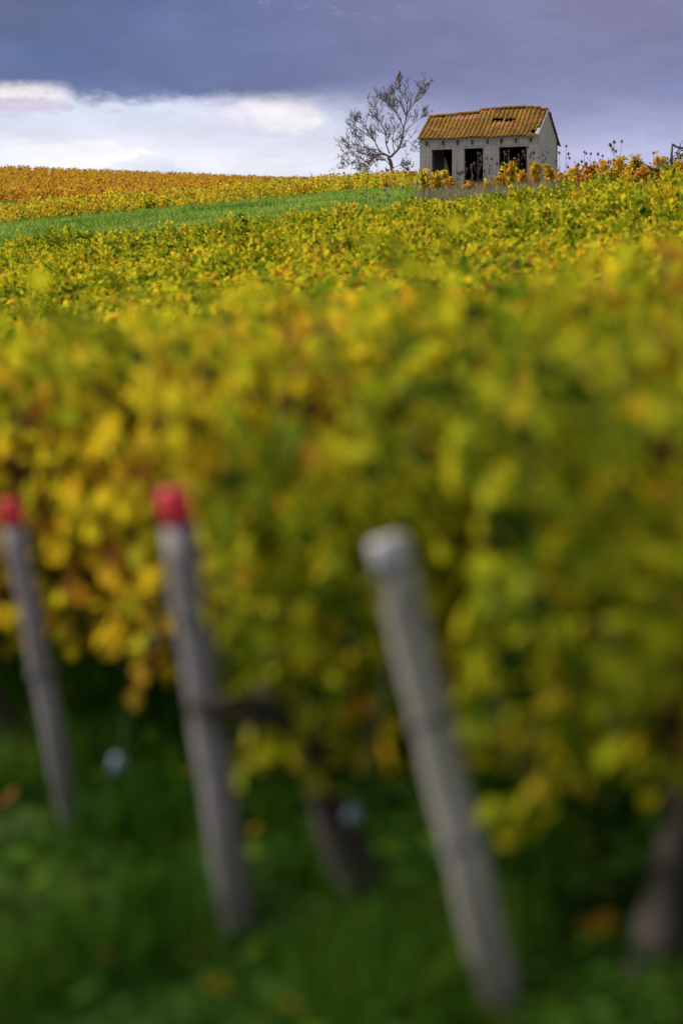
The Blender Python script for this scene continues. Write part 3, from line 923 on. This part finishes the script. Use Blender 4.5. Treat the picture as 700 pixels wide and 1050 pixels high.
shrub(536, 178, 106, 11, 'sparse brown-orange vine bush at the right jamb of the wide doorway', orangeM, .6, .8)
shrub(547, 168, 107, 10, 'ragged orange vine bush at the front right corner of the hut', orangeM, .5, .9)
shrub(562, 171, 106, 13, 'dense golden vine bush before the gable wall', yelM, .6, 1.1)
shrub(574, 177, 104, 9, 'small orange vine bush at the back corner of the gable wall', orangeM, .4, .8)
shrub(588, 171, 103, 15, 'rusty orange vine bush first to the right of the hut', orangeM, .5, 1.2)
shrub(603, 170, 101, 14, 'rusty orange vine bush under the shorter teasel cluster', orangeM, .55, 1.1)
shrub(619, 166, 100, 15, 'orange vine bush left of the tall teasel', orangeM, .45, 1.2)
shrub(634, 163, 98, 16, 'tallest orange vine bush under the tall teasel', orangeM, .35, 1.4)
shrub(648, 163, 97, 15, 'dense orange vine bush right of the tall teasel', orangeM, .4, 1.3)
shrub(660, 168, 95, 12, 'low thin vine bush between the dense bushes near the brush pile', orangeM, .6, .8)
shrub(673, 160, 93, 14, 'golden orange vine bush left of the brush pile', orangeM, .3, 1.3)
shrub(694, 168, 90, 14, 'low orange vine bush in front of the brush pile', orangeM, .5, .9)
for (u_, v_, d_, w_, lb_, mt_, tn_) in (
        (582, 179, 99, 16, 'low yellow-green scrub bush right of the gable foot', leafM, .5),
        (596, 178, 98, 18, 'low brown scrub bush below the cluster of teasels', orangeM, .8),
        (611, 176, 96, 18, 'low olive scrub bush below the short teasel', leafM, .42),
        (627, 174, 95, 18, 'low olive-brown scrub bush at the foot of the tall teasel', leafM, .7),
        (642, 173, 93, 18, 'low yellow scrub bush in front of the dense orange bush', yelM, .5),
        (657, 172, 92, 18, 'low brown scrub bush left of the branch pile', orangeM, .75),
        (686, 171, 88, 20, 'low yellow-green scrub bush under the branch pile', leafM, .52)):
    shrub(u_, v_, d_, w_, lb_, mt_, tn_, .8, .11, name='scrub_bush')
shrub(75, 213, 135, 9, 'dark green bush at the foot of the yellow vines', leafM, .22, 1.2, .16, name='green_bush')
shrub(155, 217, 131, 11, 'low green bush at the edge of the grass strip', leafM, .30, .7, .13, name='green_bush')

# teasels
def teasel(u, vtop, d, heads, label, lean=0.0, hs=.065, name='teasel', group=None, cat='dried teasel'):
    s = d / F; x = (u - 350) * s; zg = h(x, d); top = (430 - vtop) * s - zg
    root = empty(name, (x, d, zg)); tag(root, label, cat, group)
    r = random.Random(int(u * 13)); mb = MB()
    e = np.array([lean, 0, top * .97]); st = np.array([[0, 0, -.05], [lean * .3, .02, top * .4], e])
    mb.tube(st, [.014, .011, .007], 5)
    hp = [e]
    for i in range(heads - 1):
        t = r.uniform(.45, .85); b = st[0] + (e - st[0]) * t; a = r.uniform(0, 2 * math.pi)
        L = top * r.uniform(.10, .30)
        q = b + np.array([math.cos(a) * L * .6, math.sin(a) * L * .6, L])
        mb.tube([b, b + (q - b) * .5 + np.array([math.cos(a), math.sin(a), -.2]) * L * .12, q], [.008, .007, .005], 4)
        hp.append(q)
    mb.build('stem', drystemM, root)
    for q in hp:
        m2 = MB(); hh = hs * r.uniform(.8, 1.15)
        m2.ball(np.array([0, 0, hh * .6]), (hh * .62, hh * .62, hh), 8, 7)
        for k in range(16):
            a = r.uniform(0, 6.28); zz = r.uniform(.0, 1.4) * hh
            m2.tube([(0, 0, zz), (math.cos(a) * hh * .95, math.sin(a) * hh * .95, zz + hh * .3)], [.006, .002], 3)
        for k in range(5):
            a = k * 1.257; m2.tube([(0, 0, 0), (math.cos(a) * hh, math.sin(a) * hh, hh * .3), (math.cos(a) * hh * 1.1, math.sin(a) * hh * 1.1, hh * 1.1)], [.004, .004, .002], 3)
        m2.build('seed_head', drystemM, root, loc=q)
    return root
teasel(578, 151, 104, 4, 'tall dried teasel standing right behind the gable corner', .04)
teasel(573, 158, 104, 2, 'short dried teasel just right of the gable wall', -.05)
teasel(597, 157, 101, 5, 'dried teasel with a cluster of heads above the rusty bush', .02)
teasel(602, 159, 101, 4, 'dried teasel leaning right beside the cluster of heads', .08)
teasel(616, 161, 99, 3, 'short dried teasel left of the tallest teasel', .0)
teasel(627, 147, 98, 4, 'tallest dried teasel standing against the sky', .03, .075)
teasel(631, 146, 98, 3, 'thin dried teasel leaning right of the tallest one', .18)
teasel(668, 158, 92, 2, 'tiny dried teasel above the golden orange bush', .0, .05)
teasel(489, 158, 108, 5, 'tall dried teasel at the right edge of the middle doorway', .0)
teasel(475, 168, 107, 4, 'dried teasel at the left edge of the middle doorway', .03)
teasel(484, 171, 105, 4, 'lower dried teasel inside the outline of the middle doorway', -.05)
teasel(497, 163, 108, 6, 'branching dried teasel before the pier by the wide doorway', .05)
teasel(503, 164, 107, 5, 'dark dried teasel at the left jamb of the wide doorway', .0)
teasel(516, 157, 109, 3, 'pale dried teasel in the left of the wide doorway', .0)
teasel(521, 156, 109, 3, 'pale dried teasel above the tall golden bush', -.03)
teasel(530, 160, 108, 5, 'pale dried teasel in the right of the wide doorway', .03)
teasel(539, 152, 109, 4, 'dark dried teasel climbing past the right jamb of the wide doorway', .02)
teasel(545, 158, 108, 5, 'dark dried teasel near the front right corner of the hut', .05)
teasel(556, 160, 106, 4, 'dark dried teasel against the gable wall', -.05)
teasel(467, 178, 107, 5, 'low dark teasel between the left and middle doorways', .05)
teasel(455, 181, 106, 3, 'low teasel below the left doorway', .0)
teasel(396, 192, 95, 4, 'dried teasel in the grass below the bare tree', .03, .05)
teasel(388, 200, 93, 3, 'short dried teasel left of the one below the bare tree', -.03, .05)
teasel(439, 190, 100, 3, 'short dried teasel in the grass left of the hut', .02, .05)
teasel(375, 196, 96, 3, 'leftmost short dried teasel in the grass strip', .02, .05)

# dry weeds at hut foot (uncountable)
nb = 26000
Y = rng.uniform(88, 113, nb); X = rng.uniform(.03, .15, nb) * Y
dryM = grass_mat('dry_weed', (.10, .10, .05), (.24, .21, .12), (.40, .36, .26))
keepm = rng.random(nb) < .3 + .7 * sstep(.03, .05, X / Y)
blades('dry_weeds', X[keepm], Y[keepm], .55, .02, dryM, 8, 'pale dry weeds at the foot of the hut', .4)

# brush pile at the right edge
def brush():
    d = 92.0; s = d / F
    x = (690 - 350) * s; zg = h(x, d)
    root = empty('brush_pile', (x, d, zg)); tag(root, 'dark pile of dead branches with an upright broken post at the right edge', 'brush pile')
    q = lambda u, v, dy=0: np.array([(u - 690) * s, dy, (430 - v) * s - zg])
    mb = MB()
    mb.tube([q(686, 172), q(686.2, 160), q(687.2, 149)], [.06, .05, .04], 6, jitter=.1)
    mb.build('broken_post', brushM, root)
    r = random.Random(9); mb = MB()
    mb.tube([q(687, 149.5), q(692, 152, .1), q(699, 153, .2), q(712, 155, .3)], [.045, .04, .04, .02], 6, jitter=.1)
    mb.tube([q(661, 171), q(666, 174, .1), q(674, 176, .0), q(684, 172, .1), q(694, 163, .2), q(706, 152, .3)], [.04, .06, .075, .07, .05, .03], 7, jitter=.15)
    mb.tube([q(664, 173), q(676, 178, .1), q(690, 173, .3), q(712, 168, .3)], [.04, .08, .08, .05], 7, jitter=.15)
    for i in range(130):
        u = r.uniform(672, 722); v = r.uniform(152, 178); 
        if u < 686 and v < 168: v = r.uniform(168, 178)
        a = r.uniform(-.8, .8) if r.random() < .7 else r.uniform(0, 3.1); L = r.uniform(6, 22)
        p0 = q(u, v, r.uniform(-.5, .7)); p1 = p0 + np.array([math.cos(a) * L * s, r.uniform(-.3, .3), math.sin(a) * L * s])
        if p1[0] < q(684, 0)[0] and p1[2] > q(0, 166)[2]: continue
        m_ = (p0 + p1) / 2 + np.array([r.gauss(0, .04), 0, r.gauss(0, .06)])
        mb.tube([p0, m_, p1], [r.uniform(.010, .028), .012, .005], 4)
    mb.build('branches', brushM, root)
brush()

# ------------------------------------------------------------------ sky, sun
SUN_AZ, SUN_EL = R(-72), R(36)      # sun left of and beyond the vineyard (azimuth from +Y towards +X)
w = bpy.data.worlds.new('World'); sc.world = w; w.use_nodes = True
nt = w.node_tree; nt.nodes.clear()
sky = N(nt, 'ShaderNodeTexSky', sky_type='NISHITA', sun_disc=False, sun_elevation=SUN_EL, sun_rotation=SUN_AZ)
tc = N(nt, 'ShaderNodeTexCoord')
sp = N(nt, 'ShaderNodeSeparateXYZ', {0: tc.outputs['Generated']})
X_, Y_, Z_ = sp.outputs
az = M(nt, 'ARCTAN2', X_, Y_)          # radians from +Y
el = M(nt, 'ARCSINE', Z_)
# angular coordinates in units of 0.01 rad
A = M(nt, 'MULTIPLY', az, 100.0); Eo = M(nt, 'MULTIPLY', el, 100.0)
def vec(ax, ex, off):
    return N(nt, 'ShaderNodeCombineXYZ', {0: M(nt, 'MULTIPLY', A, ax), 1: M(nt, 'MULTIPLY', Eo, ex), 2: off}).outputs[0]
def S(a, b, v):    # smoothstep node
    n = N(nt, 'ShaderNodeMapRange', {'Value': v, 'From Min': a, 'From Max': b}, interpolation_type='SMOOTHSTEP')
    return n.outputs[0]
big = noise(nt, .16, 3, .5, vec(.6, 1.6, 3.1)); med = noise(nt, .55, 6, .6, vec(.6, 1.5, 7.7)); fine = noise(nt, 1.6, 5, .62, vec(.7, 1.2, 1.7))
# storm cloud lower edge, elevation falls gently to the right
# elevation units: photo row v -> (430 - v)/24.8
edge = M(nt, 'SUBTRACT', 13.45, M(nt, 'MULTIPLY', S(-11.6, -10.6, A), .35))
edge = M(nt, 'ADD', edge, M(nt, 'MULTIPLY', M(nt, 'SUBTRACT', med, .5), 1.1))
edge = M(nt, 'ADD', edge, M(nt, 'MULTIPLY', M(nt, 'SUBTRACT', fine, .5), .5))
soft = M(nt, 'ADD', .62, M(nt, 'MULTIPLY', S(-6, 4, A), 2.8))
dist = M(nt, 'SUBTRACT', Eo, M(nt, 'SUBTRACT', edge, M(nt, 'MULTIPLY', S(-4, 6, A), .8)))
dark = S(-.5, .5, M(nt, 'DIVIDE', dist, soft))
# storm colour: blue grey, paler and more violet to the right and top
storm = mixc(nt, S(-13, 10, A), (.062, .088, .215), (.150, .150, .290))
storm = mixc(nt, M(nt, 'MULTIPLY', S(13.2, 17.5, Eo), S(-6, 12, A)), storm, (.150, .135, .245))
storm = mixc(nt, M(nt, 'MULTIPLY', S(14.5, 17.5, Eo), S(-8, -14, A)), storm, (.075, .085, .165))
storm = mixc(nt, M(nt, 'MULTIPLY', M(nt, 'SUBTRACT', big, .45), 1.6, clamp=True), storm, (.15, .18, .34))
wisp = M(nt, 'MULTIPLY', S(.56, .72, fine), M(nt, 'MULTIPLY', S(16.0, 17.2, Eo), M(nt, 'MULTIPLY', S(-5, -2.5, A), S(4, 1, A))))
storm = mixc(nt, M(nt, 'MULTIPLY', wisp, .9), storm, (.30, .29, .42))
# pale band under it
pale = mixc(nt, S(-2, 8, A), (.54, .57, .69), (.30, .30, .50))
pale = mixc(nt, S(12.6, 10.4, Eo), pale, mixc(nt, S(-3, 9, A), (.64, .64, .72), (.40, .395, .58)))
# mauve under-cloud streaks and cream puffs
mau = M(nt, 'MULTIPLY', S(.45, .62, med), M(nt, 'MULTIPLY', S(11.5, 12.8, Eo), S(-1, -5, A)))
pale = mixc(nt, M(nt, 'MULTIPLY', mau, .85), pale, (.44, .41, .54))
def puff(a0, e0, ra, re, thr, col, amt, base):
    dx = M(nt, 'DIVIDE', M(nt, 'SUBTRACT', A, a0), ra); dy = M(nt, 'DIVIDE', M(nt, 'SUBTRACT', Eo, e0), re)
    dd = M(nt, 'ADD', M(nt, 'MULTIPLY', dx, dx), M(nt, 'MULTIPLY', dy, dy))
    dd = M(nt, 'ADD', dd, M(nt, 'MULTIPLY', M(nt, 'SUBTRACT', fine, .5), 2.4)); dd = M(nt, 'ADD', dd, M(nt, 'MULTIPLY', M(nt, 'SUBTRACT', med, .5), 1.6))
    return mixc(nt, M(nt, 'MULTIPLY', S(1.15, thr, dd), amt), base, col)
pale = puff(-13.2, 13.2, 2.2, .75, .5, (.72, .66, .66), .9, pale)
pale = puff(-13.0, 12.75, 2.2, .35, .3, (.46, .41, .52), .85, pale)
pale = puff(-9.6, 10.4, 2.6, .95, .7, (.74, .72, .73), .75, pale)
pale = puff(-13.0, 10.6, 2.6, .7, .7, (.72, .71, .73), .6, pale)
pale = puff(-8.0, 10.1, 1.7, .8, .6, (.56, .56, .67), .7, pale)
pale = puff(-2.6, 12.55, 2.2, .85, .4, (.78, .73, .74), .85, pale)
pale = puff(-4.6, 12.2, 1.6, .8, .3, (.58, .55, .68), .6, pale)
cl = mixc(nt, dark, pale, storm)
# the rest of the dome: broken cloud, brighter overhead and towards the sun
up = mixc(nt, noise(nt, 2.2, 5, .6, tc.outputs['Generated']), (.34, .36, .42), (.85, .83, .80))
cl = mixc(nt, S(22, 50, Eo), cl, up)
cl = mixc(nt, S(30, 90, M(nt, 'ABSOLUTE', A)), cl, mixc(nt, S(40, 0, Eo), up, (.55, .56, .64)))
tx = M(nt, 'ADD', .82, M(nt, 'MULTIPLY', M(nt, 'ADD', M(nt, 'MULTIPLY', big, .6), M(nt, 'MULTIPLY', med, .4)), .36))
tx = M(nt, 'ADD', tx, M(nt, 'MULTIPLY', M(nt, 'SUBTRACT', noise(nt, .9, 6, .65, vec(.35, 1.1, 5.5)), .5), .45))
cl = mixc(nt, 1.0, cl, N(nt, 'ShaderNodeCombineXYZ', {0: tx, 1: tx, 2: tx}).outputs[0], 'MULTIPLY')
bgc = N(nt, 'ShaderNodeBackground', {'Color': cl, 'Strength': 1.0}); bgs = N(nt, 'ShaderNodeBackground', {'Color': sky.outputs[0], 'Strength': .10})
mx = N(nt, 'ShaderNodeMixShader', {0: .9}); nt.links.new(bgs.outputs[0], mx.inputs[1]); nt.links.new(bgc.outputs[0], mx.inputs[2])
o = N(nt, 'ShaderNodeOutputWorld'); nt.links.new(mx.outputs[0], o.inputs[0])

L = bpy.data.lights.new('sun', 'SUN'); L.energy = 4.8; L.angle = R(4); L.color = (1, .93, .80)
so = bpy.data.objects.new('sun', L); COL.objects.link(so)
import mathutils
sd = mathutils.Vector((math.sin(SUN_AZ) * math.cos(SUN_EL), math.cos(SUN_AZ) * math.cos(SUN_EL), math.sin(SUN_EL)))
so.rotation_euler = sd.to_track_quat('Z', 'Y').to_euler()

# ------------------------------------------------------------------ camera
cam = bpy.data.cameras.new('camera'); co = bpy.data.objects.new('camera', cam); COL.objects.link(co); sc.camera = co
cam.sensor_fit = 'VERTICAL'; cam.sensor_height = 36; cam.sensor_width = 24
cam.lens = 36 * F / 1050
co.rotation_euler = (math.pi / 2 - math.atan((525 - 430) / F), 0, 0)
cam.clip_end = 6000; cam.clip_start = .1
cam.dof.use_dof = True; cam.dof.focus_distance = 114; cam.dof.aperture_fstop = cam.lens / 63.0
cam.dof.aperture_blades = 9

sc.view_settings.view_transform = 'Standard'; sc.view_settings.look = 'None'
sc.view_settings.exposure = .42; sc.view_settings.gamma = 1
sc.cycles.use_denoising = True
sc.cycles.max_bounces = 8; sc.cycles.transparent_max_bounces = 4
